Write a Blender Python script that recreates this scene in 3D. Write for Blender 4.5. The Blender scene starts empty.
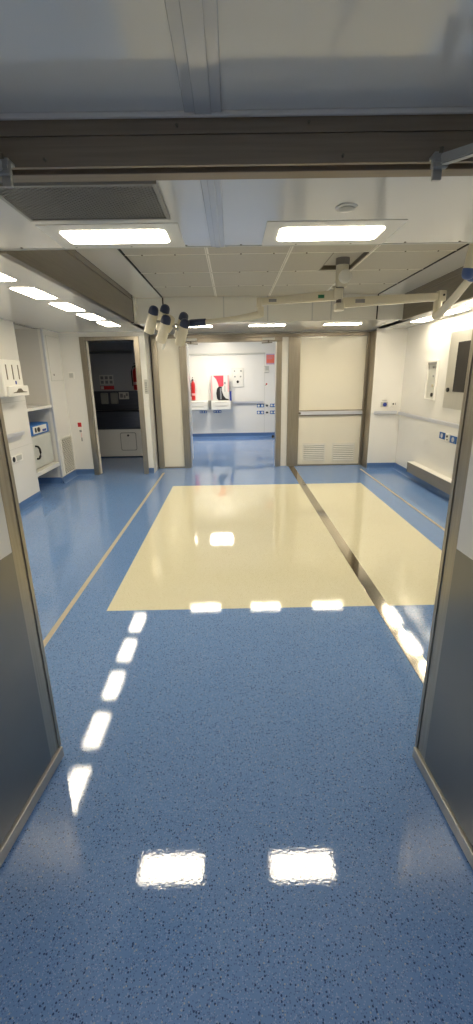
import bpy, bmesh, math, random
from mathutils import Vector, Matrix
random.seed(4)
PI = math.pi
SC = bpy.context.scene
COL = SC.collection

# ------------------------------------------------------------------ materials
def lin(c):
    return tuple((v / 12.92 if v <= 0.04045 else ((v + 0.055) / 1.055) ** 2.4) for v in (x / 255 for x in c))

def mat(name, rgb, rough=0.4, metal=0.0, var=0.04, scale=6.0, stretch=(1, 1, 1), coat=0.0, emit=0.0, bump=0.0, spec=0.5):
    m = bpy.data.materials.new(name); m.use_nodes = True
    nt = m.node_tree; b = nt.nodes['Principled BSDF']
    c = lin(rgb)
    tc = nt.nodes.new('ShaderNodeTexCoord'); mp = nt.nodes.new('ShaderNodeMapping')
    mp.inputs['Scale'].default_value = stretch
    nz = nt.nodes.new('ShaderNodeTexNoise'); nz.inputs['Scale'].default_value = scale; nz.inputs['Detail'].default_value = 4
    nt.links.new(tc.outputs['Object'], mp.inputs[0]); nt.links.new(mp.outputs[0], nz.inputs['Vector'])
    rp = nt.nodes.new('ShaderNodeValToRGB')
    rp.color_ramp.elements[0].position = 0.3; rp.color_ramp.elements[1].position = 0.7
    rp.color_ramp.elements[0].color = (*[v * (1 - var) for v in c], 1)
    rp.color_ramp.elements[1].color = (*[min(1, v * (1 + var)) for v in c], 1)
    nt.links.new(nz.outputs['Fac'], rp.inputs[0]); nt.links.new(rp.outputs[0], b.inputs['Base Color'])
    b.inputs['Roughness'].default_value = rough; b.inputs['Metallic'].default_value = metal
    b.inputs['Coat Weight'].default_value = coat; b.inputs['Coat Roughness'].default_value = 0.05
    b.inputs['Specular IOR Level'].default_value = spec
    if emit:
        b.inputs['Emission Color'].default_value = (*c, 1); b.inputs['Emission Strength'].default_value = emit
    if bump:
        bp = nt.nodes.new('ShaderNodeBump'); bp.inputs['Strength'].default_value = bump; bp.inputs['Distance'].default_value = 0.002
        nt.links.new(nz.outputs['Fac'], bp.inputs['Height']); nt.links.new(bp.outputs[0], b.inputs['Normal'])
    return m

def brushed(name, rgb, rough, stretch, var=0.12):
    m = mat(name, rgb, rough, 1.0, var, 3.0, stretch)
    nt = m.node_tree; b = nt.nodes['Principled BSDF']
    nz = [n for n in nt.nodes if n.type == 'TEX_NOISE'][0]
    mr = nt.nodes.new('ShaderNodeMapRange')
    mr.inputs['To Min'].default_value = rough * 0.8; mr.inputs['To Max'].default_value = rough * 1.25
    nt.links.new(nz.outputs['Fac'], mr.inputs['Value']); nt.links.new(mr.outputs[0], b.inputs['Roughness'])
    return m

def floor_material():
    m = bpy.data.materials.new('speckled_vinyl'); m.use_nodes = True
    nt = m.node_tree; N = nt.nodes; L = nt.links; b = N['Principled BSDF']
    geo = N.new('ShaderNodeNewGeometry'); sep = N.new('ShaderNodeSeparateXYZ'); L.new(geo.outputs['Position'], sep.inputs[0])
    def mth(op, a, bb):
        n = N.new('ShaderNodeMath'); n.operation = op
        for i, v in enumerate((a, bb)):
            if isinstance(v, (int, float)): n.inputs[i].default_value = v
            else: L.new(v, n.inputs[i])
        return n.outputs[0]
    def speck(scale, lo, hi, colA, base, seedoff):
        mp = N.new('ShaderNodeMapping'); mp.inputs['Location'].default_value = (seedoff, seedoff * 1.7, 0)
        L.new(geo.outputs['Position'], mp.inputs[0])
        vo = N.new('ShaderNodeTexVoronoi'); vo.inputs['Scale'].default_value = scale; L.new(mp.outputs[0], vo.inputs['Vector'])
        sc = N.new('ShaderNodeSeparateColor'); L.new(vo.outputs['Color'], sc.inputs[0])
        f = mth('MULTIPLY', mth('GREATER_THAN', sc.outputs[0], lo), mth('LESS_THAN', vo.outputs['Distance'], hi))
        mx = N.new('ShaderNodeMix'); mx.data_type = 'RGBA'
        L.new(f, mx.inputs['Factor']); L.new(base, mx.inputs['A']); mx.inputs['B'].default_value = (*lin(colA), 1)
        return mx.outputs['Result']
    def flat(c, c2):
        nz = N.new('ShaderNodeTexNoise'); nz.inputs['Scale'].default_value = 2.2; nz.inputs['Detail'].default_value = 8; nz.inputs['Roughness'].default_value = 0.7
        L.new(geo.outputs['Position'], nz.inputs['Vector'])
        mx = N.new('ShaderNodeMix'); mx.data_type = 'RGBA'
        L.new(nz.outputs['Fac'], mx.inputs['Factor']); mx.inputs['A'].default_value = (*lin(c), 1); mx.inputs['B'].default_value = (*lin(c2), 1)
        return mx.outputs['Result']
    blue = flat((110, 146, 200), (118, 154, 207))
    blue = speck(230, 0.70, 0.45, (94, 122, 174), blue, 0.0)
    blue = speck(260, 0.78, 0.45, (150, 174, 216), blue, 3.1)
    blue = speck(150, 0.86, 0.42, (58, 82, 126), blue, 7.7)
    blue = speck(170, 0.95, 0.38, (164, 176, 192), blue, 5.3)
    yel = flat((230, 224, 193), (236, 231, 203))
    yel = speck(230, 0.75, 0.42, (206, 198, 150), yel, 1.3)
    yel = speck(260, 0.80, 0.40, (240, 234, 204), yel, 9.0)
    x, y = sep.outputs['X'], sep.outputs['Y']
    inx = mth('MULTIPLY', mth('GREATER_THAN', x, -0.905), mth('LESS_THAN', x, 1.88))
    iny = mth('MULTIPLY', mth('GREATER_THAN', y, 2.66), mth('LESS_THAN', y, 6.21))
    mx = N.new('ShaderNodeMix'); mx.data_type = 'RGBA'
    L.new(mth('MULTIPLY', inx, iny), mx.inputs['Factor']); L.new(blue, mx.inputs['A']); L.new(yel, mx.inputs['B'])
    L.new(mx.outputs['Result'], b.inputs['Base Color'])
    b.inputs['Roughness'].default_value = 0.02
    b.inputs['IOR'].default_value = 1.62
    n1 = N.new('ShaderNodeTexNoise'); n1.inputs['Scale'].default_value = 95; n1.inputs['Detail'].default_value = 2
    L.new(geo.outputs['Position'], n1.inputs['Vector'])
    bp = N.new('ShaderNodeBump'); bp.inputs['Strength'].default_value = 0.055; bp.inputs['Distance'].default_value = 0.002
    L.new(n1.outputs['Fac'], bp.inputs['Height']); L.new(bp.outputs[0], b.inputs['Normal'])
    return m

M = {}
M['floor'] = floor_material()
M['white'] = mat('gloss_white_panel', (238, 236, 230), 0.22, var=0.012, scale=2, coat=0.3)
M['cream'] = mat('cream_panel', (236, 230, 212), 0.22, var=0.012, scale=2, coat=0.3)
M['ceil'] = mat('gloss_ceiling_panel', (230, 229, 224), 0.12, var=0.01, scale=2, coat=0.4)
M['ceil_strip'] = mat('ceiling_cover_strip', (205, 206, 206), 0.15, var=0.01, scale=2, coat=0.4)
M['plastic'] = mat('white_plastic', (236, 234, 226), 0.35, var=0.015, scale=8)
M['grey_frame'] = mat('pale_grey_frame', (196, 196, 188), 0.35, var=0.02)
M['grey_plastic'] = mat('grey_plastic', (150, 150, 146), 0.45, var=0.03)
M['lam'] = mat('laminar_panel', (184, 179, 166), 0.5, var=0.02, scale=30)
M['lam_frame'] = mat('laminar_frame', (238, 234, 222), 0.4, var=0.02)
M['bolt'] = mat('bolt_grey', (120, 112, 98), 0.4, 0.6)
M['seal'] = mat('black_seal', (26, 25, 24), 0.6)
M['steel_h'] = brushed('brushed_steel_along_x', (150, 141, 128), 0.34, (1, 30, 30))
M['steel_y'] = brushed('brushed_steel_along_y', (146, 139, 128), 0.38, (30, 1, 30))
M['bench_steel'] = brushed('bench_steel', (156, 147, 134), 0.42, (30, 1, 30), .06)
M['panel_steel'] = brushed('satin_panel_steel', (200, 198, 190), 0.4, (30, 30, 1), .04)
for k_ in ('bench_steel', 'panel_steel'): M[k_].node_tree.nodes['Principled BSDF'].inputs['Metallic'].default_value = 0.6
M['steel_v'] = brushed('brushed_steel_upright', (168, 160, 146), 0.32, (30, 30, 1))
M['steel_kick'] = brushed('brushed_steel_kick_plate', (136, 133, 128), 0.30, (1.5, 1.5, 1), .05)
M['steel_dull'] = brushed('dull_steel_header', (150, 137, 120), 0.5, (1, 30, 30))
M['steel_dull'].node_tree.nodes['Principled BSDF'].inputs['Metallic'].default_value = 0.6
M['green'] = mat('green_tag', (34, 110, 70), 0.4)
M['strip_steel'] = brushed('polished_floor_strip', (188, 181, 168), 0.08, (30, 1, 30), 0.06)
M['scrub_wall'] = mat('shade_toned_scrub_wall', (176, 176, 180), 0.3, var=0.012)  # white walls toned grey to imitate the shade of the unlit room
M['vent_back'] = mat('vent_backing', (104, 100, 92), 0.6)
M['vent_white'] = mat('vent_slat', (226, 222, 208), 0.35)
M['alu'] = mat('aluminium', (178, 177, 172), 0.35, 0.55, 0.03)
M['alu_light'] = mat('anodised_aluminium_rail', (206, 208, 215), 0.3, 0.2, 0.02)
M['grille'] = mat('grey_grille', (150, 148, 141), 0.45, 0.15)
M['dark'] = mat('dark_void', (30, 29, 28), 0.8)
M['lampcream'] = mat('lamp_enamel', (222, 215, 194), 0.28, var=0.015, coat=0.3)
M['lampgrey'] = mat('lamp_grey_sleeve', (128, 122, 116), 0.5)
M['navy'] = mat('navy_cap', (44, 54, 84), 0.38, var=0.06)
M['blueclear'] = mat('blue_coupling', (66, 92, 150), 0.35, var=0.06)
M['diff'] = mat('light_diffuser', (255, 241, 214), 0.5, var=0.0, emit=12.0)
M['diff_bay'] = mat('bay_light_diffuser', (255, 241, 214), 0.5, var=0.0, emit=10.5)
M['diff_cor'] = mat('corridor_light_diffuser', (255, 246, 230), 0.5, var=0.0, emit=22.0)
M['diff_fill'] = mat('passage_fill_diffuser', (244, 246, 255), 0.5, var=0.0, emit=16.0)
M['diff_off'] = mat('unlit_diffuser', (120, 120, 118), 0.4)
M['blue'] = mat('blue_cove_vinyl', (84, 118, 168), 0.28, var=0.08, scale=60)
M['socket_blue'] = mat('blue_socket', (30, 96, 172), 0.35)
M['device_blue'] = mat('blue_enamel', (28, 108, 190), 0.35)
M['oven_grey'] = mat('pale_grey_enamel', (206, 208, 200), 0.35)
M['red'] = mat('red_enamel', (196, 32, 34), 0.3)
M['sign_red'] = mat('sign_red', (206, 44, 52), 0.5)
M['orange'] = mat('notice_orange_red', (240, 122, 100), 0.55)
M['lilac'] = mat('notice_lilac', (196, 166, 190), 0.55)
M['print_red'] = mat('printed_red', (212, 70, 88), 0.5)
M['print_black'] = mat('printed_black', (34, 32, 34), 0.5)
M['print_blue'] = mat('printed_blue', (50, 66, 150), 0.5)
M['pink'] = mat('printed_pink', (226, 170, 170), 0.5)
M['paper'] = mat('paper', (214, 212, 206), 0.6, var=0.02)
M['ink'] = mat('printed_grey', (138, 138, 140), 0.6)
M['black'] = mat('black_plastic', (22, 22, 24), 0.35)
M['screen'] = mat('dark_screen', (34, 31, 30), 0.4, spec=0.3)
M['tan'] = mat('tan_strip', (190, 181, 158), 0.4, var=0.06, scale=20)
M['niche'] = mat('niche_lining', (214, 212, 208), 0.35, var=0.015)
M['trough'] = brushed('dark_trough_steel', (96, 100, 112), 0.3, (1, 30, 30))
M['bluegrey'] = mat('blue_grey_edging', (196, 199, 208), 0.4)

# ------------------------------------------------------------------ geometry helpers
class MB:
    def __init__(self): self.bm = bmesh.new()
    def _merge(self, t):
        me = bpy.data.meshes.new('t'); t.to_mesh(me); t.free(); self.bm.from_mesh(me); bpy.data.meshes.remove(me)
    def box(self, x0, x1, y0, y1, z0, z1, bev=0.0, seg=2):
        t = bmesh.new(); bmesh.ops.create_cube(t, size=1)
        for v in t.verts:
            v.co = Vector((x0 + (v.co.x + .5) * (x1 - x0), y0 + (v.co.y + .5) * (y1 - y0), z0 + (v.co.z + .5) * (z1 - z0)))
        if bev: bmesh.ops.bevel(t, geom=list(t.edges), offset=bev, segments=seg, affect='EDGES', profile=0.5)
        self._merge(t); return self
    def cyl(self, p0, p1, r0, r1=None, seg=24, bev=0.0):
        r1 = r0 if r1 is None else r1
        p0, p1 = Vector(p0), Vector(p1); d = p1 - p0
        t = bmesh.new(); bmesh.ops.create_cone(t, cap_ends=True, segments=seg, radius1=r0, radius2=r1, depth=d.length)
        if bev:
            es = [e for e in t.edges if abs(e.verts[0].co.z - e.verts[1].co.z) < 1e-6]
            bmesh.ops.bevel(t, geom=es, offset=bev, segments=2, affect='EDGES')
        q = Vector((0, 0, 1)).rotation_difference(d.normalized())
        bmesh.ops.transform(t, matrix=Matrix.Translation((p0 + p1) / 2) @ q.to_matrix().to_4x4(), verts=t.verts)
        self._merge(t); return self
    def lathe(self, p0, axis, prof, seg=24):
        # prof: list of (distance along axis, radius)
        a = Vector(axis).normalized(); q = Vector((0, 0, 1)).rotation_difference(a).to_matrix()
        t = bmesh.new(); rings = []
        for h, r in prof:
            rings.append([t.verts.new(Vector(p0) + q @ Vector((max(r, 1e-4) * math.cos(2 * PI * k / seg), max(r, 1e-4) * math.sin(2 * PI * k / seg), h))) for k in range(seg)])
        for i in range(len(rings) - 1):
            for k in range(seg):
                t.faces.new((rings[i][k], rings[i][(k + 1) % seg], rings[i + 1][(k + 1) % seg], rings[i + 1][k]))
        t.faces.new(list(reversed(rings[0]))); t.faces.new(rings[-1])
        bmesh.ops.recalc_face_normals(t, faces=t.faces)
        self._merge(t); return self
    def prism(self, pts, axis, a0, a1):
        # pts 2-D in the two axes other than `axis` (cyclic order x->y,z  y->x,z  z->x,y)
        def P(p, a):
            return {'x': (a, p[0], p[1]), 'y': (p[0], a, p[1]), 'z': (p[0], p[1], a)}[axis]
        t = bmesh.new()
        A = [t.verts.new(P(p, a0)) for p in pts]; B = [t.verts.new(P(p, a1)) for p in pts]
        n = len(pts)
        for i in range(n): t.faces.new((A[i], A[(i + 1) % n], B[(i + 1) % n], B[i]))
        t.faces.new(list(reversed(A))); t.faces.new(B)
        bmesh.ops.recalc_face_normals(t, faces=t.faces)
        self._merge(t); return self
    def rrect(self, x0, x1, y0, y1, z0, z1, r, axis='z', seg=5):
        # rounded rectangle in plane perpendicular to axis; x/y are the plane's own axes
        pts = []
        for cx, cy, a in ((x1 - r, y1 - r, 0), (x0 + r, y1 - r, PI / 2), (x0 + r, y0 + r, PI), (x1 - r, y0 + r, 1.5 * PI)):
            for k in range(seg + 1):
                t = a + PI / 2 * k / seg; pts.append((cx + r * math.cos(t), cy + r * math.sin(t)))
        return self.prism(pts, axis, z0, z1)
    def ring(self, x0, x1, y0, y1, z0, z1, w, axis='z', bev=0.0):
        def bx(a0, a1, b0, b1):
            if axis == 'z': self.box(a0, a1, b0, b1, z0, z1, bev)
            elif axis == 'y': self.box(a0, a1, z0, z1, b0, b1, bev)
            else: self.box(z0, z1, a0, a1, b0, b1, bev)
        bx(x0, x1, y0, y0 + w); bx(x0, x1, y1 - w, y1); bx(x0, x0 + w, y0 + w, y1 - w); bx(x1 - w, x1, y0 + w, y1 - w)
        return self
    def tube(self, pts, r, seg=12):
        pts = [Vector(p) for p in pts]; t = bmesh.new(); rings = []
        n = len(pts); rr = r if isinstance(r, (list, tuple)) else [r] * n
        up = Vector((0, 0, 1))
        for i, p in enumerate(pts):
            d = (pts[min(i + 1, n - 1)] - pts[max(i - 1, 0)]).normalized()
            u = up if abs(d.dot(up)) < .95 else Vector((1, 0, 0))
            s = d.cross(u).normalized(); v = s.cross(d)
            rings.append([t.verts.new(p + (s * math.cos(2 * PI * k / seg) + v * math.sin(2 * PI * k / seg)) * rr[i]) for k in range(seg)])
        for i in range(n - 1):
            for k in range(seg):
                t.faces.new((rings[i][k], rings[i][(k + 1) % seg], rings[i + 1][(k + 1) % seg], rings[i + 1][k]))
        t.faces.new(list(reversed(rings[0]))); t.faces.new(rings[-1])
        bmesh.ops.recalc_face_normals(t, faces=t.faces)
        self._merge(t); return self
    def bar(self, p0, p1, w0, h0, w1=None, h1=None, bev=0.0):
        # rectangular tapered bar between two points
        w1 = w0 if w1 is None else w1; h1 = h0 if h1 is None else h1
        p0, p1 = Vector(p0), Vector(p1); d = (p1 - p0).normalized()
        u = Vector((0, 0, 1)) if abs(d.z) < .95 else Vector((0, 1, 0))
        s = d.cross(u).normalized(); v = s.cross(d)
        t = bmesh.new()
        def ringv(p, w, h): return [t.verts.new(p + s * a * w / 2 + v * b * h / 2) for a, b in ((-1, -1), (1, -1), (1, 1), (-1, 1))]
        A, B = ringv(p0, w0, h0), ringv(p1, w1, h1)
        for i in range(4): t.faces.new((A[i], A[(i + 1) % 4], B[(i + 1) % 4], B[i]))
        t.faces.new(list(reversed(A))); t.faces.new(B)
        bmesh.ops.recalc_face_normals(t, faces=t.faces)
        if bev: bmesh.ops.bevel(t, geom=list(t.edges), offset=bev, segments=2, affect='EDGES')
        self._merge(t); return self

ORG = {}
def link(name, mb, m, parent=None, smooth=False):
    bm = mb.bm
    xs = [v.co for v in bm.verts]
    lo = Vector([min(c[i] for c in xs) for i in range(3)]); hi = Vector([max(c[i] for c in xs) for i in range(3)])
    org = (lo + hi) / 2
    if parent is None: org.z = lo.z
    for v in bm.verts: v.co -= org
    bmesh.ops.recalc_face_normals(bm, faces=bm.faces)
    me = bpy.data.meshes.new(name)
    bm.to_mesh(me); bm.free()
    if smooth:
        for p in me.polygons: p.use_smooth = True
        me.set_sharp_from_angle(angle=math.radians(40))
    me.materials.append(M[m])
    o = bpy.data.objects.new(name, me); COL.objects.link(o)
    if parent is not None:
        o.parent = parent; o.location = org - ORG[parent.name]
    else:
        o.location = org
    ORG[o.name] = org
    return o

def thing(name, label, cat, loc=(0, 0, 0), group=None, rz=None):
    o = bpy.data.objects.new(name, None); COL.objects.link(o)
    o.empty_display_size = 0.05
    o.location = loc; o['label'] = label; o['category'] = cat
    if group: o['group'] = group
    ORG[o.name] = Vector(loc)
    if rz is not None:                    # parts of a turned thing are built in its own frame
        o.rotation_euler = (0, 0, rz); ORG[o.name] = Vector((0, 0, 0))
    return o

def single(name, mb, m, label, cat, group=None, smooth=False):
    o = link(name, mb, m, None, smooth); o['label'] = label; o['category'] = cat
    if group: o['group'] = group
    return o

def struct(name, mb, m):
    o = link(name, mb, m); o['kind'] = 'structure'; return o

def dup(root, offset, label, group=None):
    def cp(o, parent):
        c = o.copy(); COL.objects.link(c); c.parent = parent
        for ch in [x for x in bpy.data.objects if x.parent == o]: cp(ch, c)
        return c
    r = cp(root, None); r.location = root.location + Vector(offset); r['label'] = label
    if group: r['group'] = group
    return r

H = 2.21           # ceiling of bays and entry
HR = 2.50          # raised laminar ceiling
# ------------------------------------------------------------------ floor and strips
struct('floor', MB().box(-3.3, 3.0, -2.2, 11.7, -0.06, 0.0), 'floor')
struct('trim_1', MB().box(-1.20, -1.165, 1.9, 7.14, 0.0, 0.002), 'tan')
struct('trim_2', MB().box(0.967, 1.062, 1.75, 7.50, 0.0, 0.003, 0.001), 'strip_steel')
struct('trim_3', MB().box(2.14, 2.17, 2.2, 7.19, 0.0, 0.002), 'tan')

# ------------------------------------------------------------------ ceilings
struct('ceiling', MB().box(-1.5, 1.5, -2.2, 1.395, H, H + 0.05), 'ceil')
struct('trim_4', MB().box(-0.112, -0.015, -2.2, 1.385, H - 0.006, H, 0.002).box(-0.085, -0.042, -2.2, 1.385, H - 0.010, H - 0.005, 0.002), 'ceil_strip')
struct('trim_5', MB().box(-1.5, 1.5, 1.385, 1.398, H - 0.012, H, 0.003), 'ceil')
c = MB().box(-2.75, 2.85, 1.50, 2.62, H, H + 0.05)
struct('ceiling', c, 'ceil')
struct('trim_6', MB().box(-0.10, -0.028, 1.50, 2.618, H - 0.006, H, 0.002).box(-0.076, -0.050, 1.50, 2.618, H - 0.010, H - 0.005, 0.002), 'ceil_strip')
# edge trim of the recess
struct('trim_7', MB().box(-2.64, 2.74, 2.62, 2.64, H - 0.002, HR + .04), 'grey_frame')
sc_ = MB()
for k in range(9): sc_.cyl((-1.1 + k * 0.29, 2.60, H - 0.003), (-1.1 + k * 0.29, 2.60, H), 0.006, seg=10)
struct('trim_8', sc_, 'bolt')
struct('ceiling', MB().box(-2.75, -1.22, 2.64, 7.10, H, H + 0.05), 'ceil')
struct('ceiling', MB().box(2.22, 2.85, 2.64, 7.20, H, H + 0.05), 'ceil')
struct('ceiling', MB().box(-1.30, 2.36, 6.04, 7.60, H, H + 0.05), 'ceil')
struct('ceiling', MB().box(-1.25, 2.25, 2.64, 6.06, HR + 0.04, HR + 0.14), 'ceil')
# pale side strips beside the laminar field
struct('trim_9', MB().box(-1.20, -0.875, 2.64, 6.0, HR - 0.002, HR + 0.039), 'ceil')
struct('trim_10', MB().box(1.875, 2.20, 2.64, 6.0, HR - 0.002, HR + 0.039), 'ceil')
struct('trim_11', MB().box(-0.873, -0.862, 2.65, 5.99, HR - 0.004, HR + 0.03).box(1.862, 1.873, 2.65, 5.99, HR - 0.004, HR + 0.03), 'seal')
# bulkhead at the far end of the recess
struct('wall_bulkhead', MB().box(-1.20, 2.20, 6.0, 6.04, H - 0.01, HR + 0.04), 'ceil')
struct('trim_12', MB().box(-0.868, -0.852, 5.994, 6.0, H, HR).box(1.858, 1.874, 5.994, 6.0, H, HR), 'seal')
struct('trim_13', MB().box(-0.10, -0.085, 5.996, 6.0, H, HR).box(0.46, 0.475, 5.996, 6.0, H, HR).box(1.03, 1.045, 5.996, 6.0, H, HR).box(1.27, 1.285, 5.996, 6.0, H, HR), 'ceil_strip')
# big brown steel beams along both bays
def side_beam(n, s, x, yend):
    mb = MB()
    xi, xo = x, x + s * 0.05
    mb.box(min(xi, xo), max(xi, xo), 2.64, yend, H - 0.015, HR - 0.06)
    mb.box(min(xi - s * .012, xo), max(xi - s * .012, xo), 2.64, yend, HR - 0.06, HR - 0.045, 0.002)
    mb.box(min(xi + s * .004, xo), max(xi + s * .004, xo), 2.64, yend, HR - 0.045, HR - 0.003)
    struct('beam_%s' % n, mb, 'steel_y')
side_beam('left', -1, -1.20, 5.78)
side_beam('right', 1, 2.20, 6.10)
struct('trim_14', MB().box(-1.235, -1.205, 5.79, 5.84, H - 0.02, HR - 0.01).box(2.205, 2.235, 6.11, 6.15, H - 0.02, HR - .02), 'seal')
struct('trim_15', MB().box(-1.25, -1.20, 5.85, 6.0, H - 0.01, HR), 'ceil')

# laminar flow ceiling with diffuser panels
lam = thing('laminar_flow_ceiling', 'cream grid of perforated air diffuser panels in the raised ceiling above the yellow floor', 'air diffuser', (0.5, 4.33, HR))
xs = [-0.86, -0.18, 0.49, 1.165, 1.86]
ys = [2.66, 3.33, 4.00, 4.65, 5.32, 5.98]
HX0, HX1, HY0, HY1 = 0.85, 1.15, 4.02, 4.60
for i in range(4):
    for j in range(5):
        mb = MB(); x0, x1, y0, y1 = xs[i] + 0.006, xs[i + 1] - 0.006, ys[j] + 0.003, ys[j + 1] - 0.003
        if i == 2 and j == 2:
            mb.box(x0, HX0, y0, y1, HR, HR + 0.012).box(HX1, x1, y0, y1, HR, HR + 0.012)
        else:
            mb.box(x0, x1, y0, y1, HR, HR + 0.012, 0.002)
        link('diffuser_panel', mb, 'lam', lam)
mb = MB()
for x in xs[1:-1]: mb.box(x - 0.006, x + 0.006, 2.66, 5.98, HR - 0.005, HR + 0.014, 0.001)
for x in xs[1:-1]: mb.box(x - 0.019, x - 0.012, 2.66, 5.98, HR - 0.003, HR - .0002)
link('grid_bar', mb, 'lam_frame', lam)
mb = MB()
for y in ys[1:-1]: mb.box(-0.86, 1.86, y - 0.005, y + 0.005, HR - 0.002, HR + 0.001)
link('panel_joint', mb, 'lam_frame', lam)
mb = MB()
for y in ys[1:-1]:
    for k in range(10):
        x = -0.72 + 0.27 * k
        if not (HX0 - .03 < x < HX1 + .03): mb.cyl((x, y, HR - 0.006), (x, y, HR), 0.007, seg=8)
link('fixing_screw', mb, 'bolt', lam)
link('hatch_recess', MB().box(HX0, HX1, HY0, HY1, HR + 0.030, HR + 0.036), 'lam', lam)
link('hatch_edge', MB().box(HX0, HX0 + .008, HY0, HY1, HR - .002, HR + 0.03).box(HX1 - .012, HX1, HY0, HY1, HR - .004, HR + 0.03).box(HX0, HX1, HY1 - 0.012, HY1, HR - .004, HR + 0.03), 'bolt', lam)

# ------------------------------------------------------------------ ceiling lights
def ceiling_light(cx, cy, w, d, fw, fd, label, group, m='diff', z=H):
    t = thing('ceiling_light', label, 'ceiling light', (cx, cy, z), group)
    link('light_frame', MB().rrect(cx - fw / 2, cx + fw / 2, cy - fd / 2, cy + fd / 2, z - 0.003, z, 0.006), 'plastic' if fw > w + .05 else 'grey_frame', t)
    link('diffuser', MB().rrect(cx - w / 2, cx + w / 2, cy - d / 2, cy + d / 2, z - 0.005, z - 0.003, 0.03), m, t)
    return t
g = 'entry ceiling lights'
a = ceiling_light(-0.555, 2.43, 0.50, 0.205, 0.64, 0.37, 'bright rectangular ceiling light in a grey frame next to the dark vent grille', g)
dup(a, (1.045, 0, 0), 'bright rectangular ceiling light in a grey frame beneath the round smoke detector', g)
g = 'lights along the left bay'
a = ceiling_light(-1.585, 3.14, 0.185, 0.49, 0.205, 0.51, 'left bay ceiling light nearest the camera, partly cut off by the left picture edge', g, 'diff_bay')
for k, l in enumerate(('second light from the camera in the left bay row of five', 'middle light of the left bay row of five', 'fourth light from the camera in the left bay row of five', 'farthest light of the left bay row, above the dark doorway')):
    dup(a, (0, 0.733 * (k + 1), 0), l, g)
g = 'lights along the right bay'
a = ceiling_light(2.54, 6.13, 0.185, 0.49, 0.205, 0.51, 'farthest ceiling light of the right bay, left of its brighter neighbour', g, 'diff_bay')
for k, l in enumerate(('second farthest ceiling light of the right bay, above the steel monitor panel', 'right bay ceiling light just outside the right picture edge, third from the far wall', 'right bay ceiling light fourth from the far wall, hidden behind the steel header', 'right bay ceiling light nearest the entry, hidden behind the steel header')):
    dup(a, (0, -0.733 * (k + 1), 0), l, g)
g = 'lights above the back wall'
a = ceiling_light(-0.52, 6.50, 0.50, 0.20, 0.52, 0.22, 'far ceiling strip light behind the surgical lamp head, leftmost of three', g)
dup(a, (1.02, 0, 0), 'middle one of three far ceiling strip lights, above the double doorway', g)
dup(a, (2.07, 0, 0), 'far ceiling strip light, rightmost of three, above the white vented door panel', g)
ceiling_light(-0.33, 10.3, 0.55, 0.55, 0.60, 0.60, 'square corridor ceiling light beyond the double doorway, mirrored in the yellow floor', None, 'diff_cor', 2.44)

ceiling_light(0.0, -1.0, 0.50, 0.205, 0.64, 0.37, 'added unseen ceiling light behind the camera, brightening the entry passage', None, 'diff_fill')  # added fill lamp, out of view, lifts the header and near ceiling
# vent grille
v = thing('ceiling_vent', 'dark grey rectangular mesh vent grille in the entry ceiling', 'vent', (-0.557, 1.975, H))
vx0, vx1, vy0, vy1 = -0.86, -0.255, 1.80, 2.165
link('vent_backing', MB().box(vx0 + .005, vx1 - .005, vy0 + .005, vy1 - .005, H - 0.002, H), 'dark', v)
link('vent_frame', MB().ring(vx0, vx1, vy0, vy1, H - 0.012, H, 0.016), 'grille', v)
mb = MB(); p = 0.019
xa, xb, ya, yb = vx0 + .014, vx1 - .014, vy0 + .014, vy1 - .014
def clipline(c, s):
    pts = []
    for x in (xa, xb):
        y = s * x + c
        if ya <= y <= yb: pts.append((x, y))
    for y in (ya, yb):
        x = (y - c) / s
        if xa < x < xb: pts.append((x, y))
    return pts
for s in (0.75, -0.75):
    c0 = min(y - s * x for x in (xa, xb) for y in (ya, yb)); c1 = max(y - s * x for x in (xa, xb) for y in (ya, yb))
    cc = c0 + p / 2
    while cc < c1:
        q = clipline(cc, s)
        if len(q) == 2: mb.bar((*q[0], H - 0.006), (*q[1], H - 0.006), 0.0065, 0.004)
        cc += p
link('grille_mesh', mb, 'grille', v)
sd = thing('smoke_detector', 'small round white smoke detector on the entry ceiling', 'smoke detector', (0.487, 2.085, H))
link('base', MB().lathe((0.487, 2.085, H), (0, 0, -1), [(0, .046), (.004, .046), (.006, .043)]), 'ceil', sd, True)
link('sensor_cap', MB().lathe((0.487, 2.085, H - .006), (0, 0, -1), [(0, .034), (.003, .034), (.007, .026), (.009, .012), (.010, .001)]), 'grey_frame', sd, True)
sp = single('ceiling_sprinkler', MB().lathe((2.52, 5.30, H), (0, 0, -1), [(0, .022), (.004, .022), (.005, .008), (.02, .008), (.022, .018), (.025, .018), (.026, .002)]), 'red', 'tiny red sprinkler on the right bay ceiling beside the lights', 'sprinkler', smooth=True)

# ------------------------------------------------------------------ header and entry doors
mb = MB()
mb.box(-1.45, 1.45, 1.40, 1.49, 2.166, H - .001).box(-1.45, 1.45, 1.404, 1.49, 2.143, 2.165)
mb.box(-1.45, 1.45, 1.40, 1.412, 2.096, 2.142)
mb.box(-1.45, 1.45, 1.412, 1.49, 2.122, 2.142)
mb.box(-1.45, 1.45, 1.442, 1.49, 2.094, 2.121, 0.002)
struct('beam_header', mb, 'steel_dull')
mb = MB()
for x, z in ((-0.495, 2.112), (-0.135, 2.183), (0.215, 2.186), (0.31, 2.112)):
    mb.cyl((x, 1.404, z), (x, 1.394, z), 0.004, seg=8)
struct('trim_17', mb, 'bolt')
mb = MB()
for s in (-1, 1): mb.box(min(s * .865, s * .92), max(s * .865, s * .92), 1.46, 1.56, 0, 2.055)
struct('door_jamb', mb, 'steel_v')
mb = MB()
for s in (-1, 1): mb.box(min(s * .921, s * 2.8), max(s * .921, s * 2.8), 1.492, 1.55, 0, H)
struct('wall_entry', mb, 'white')
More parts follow.
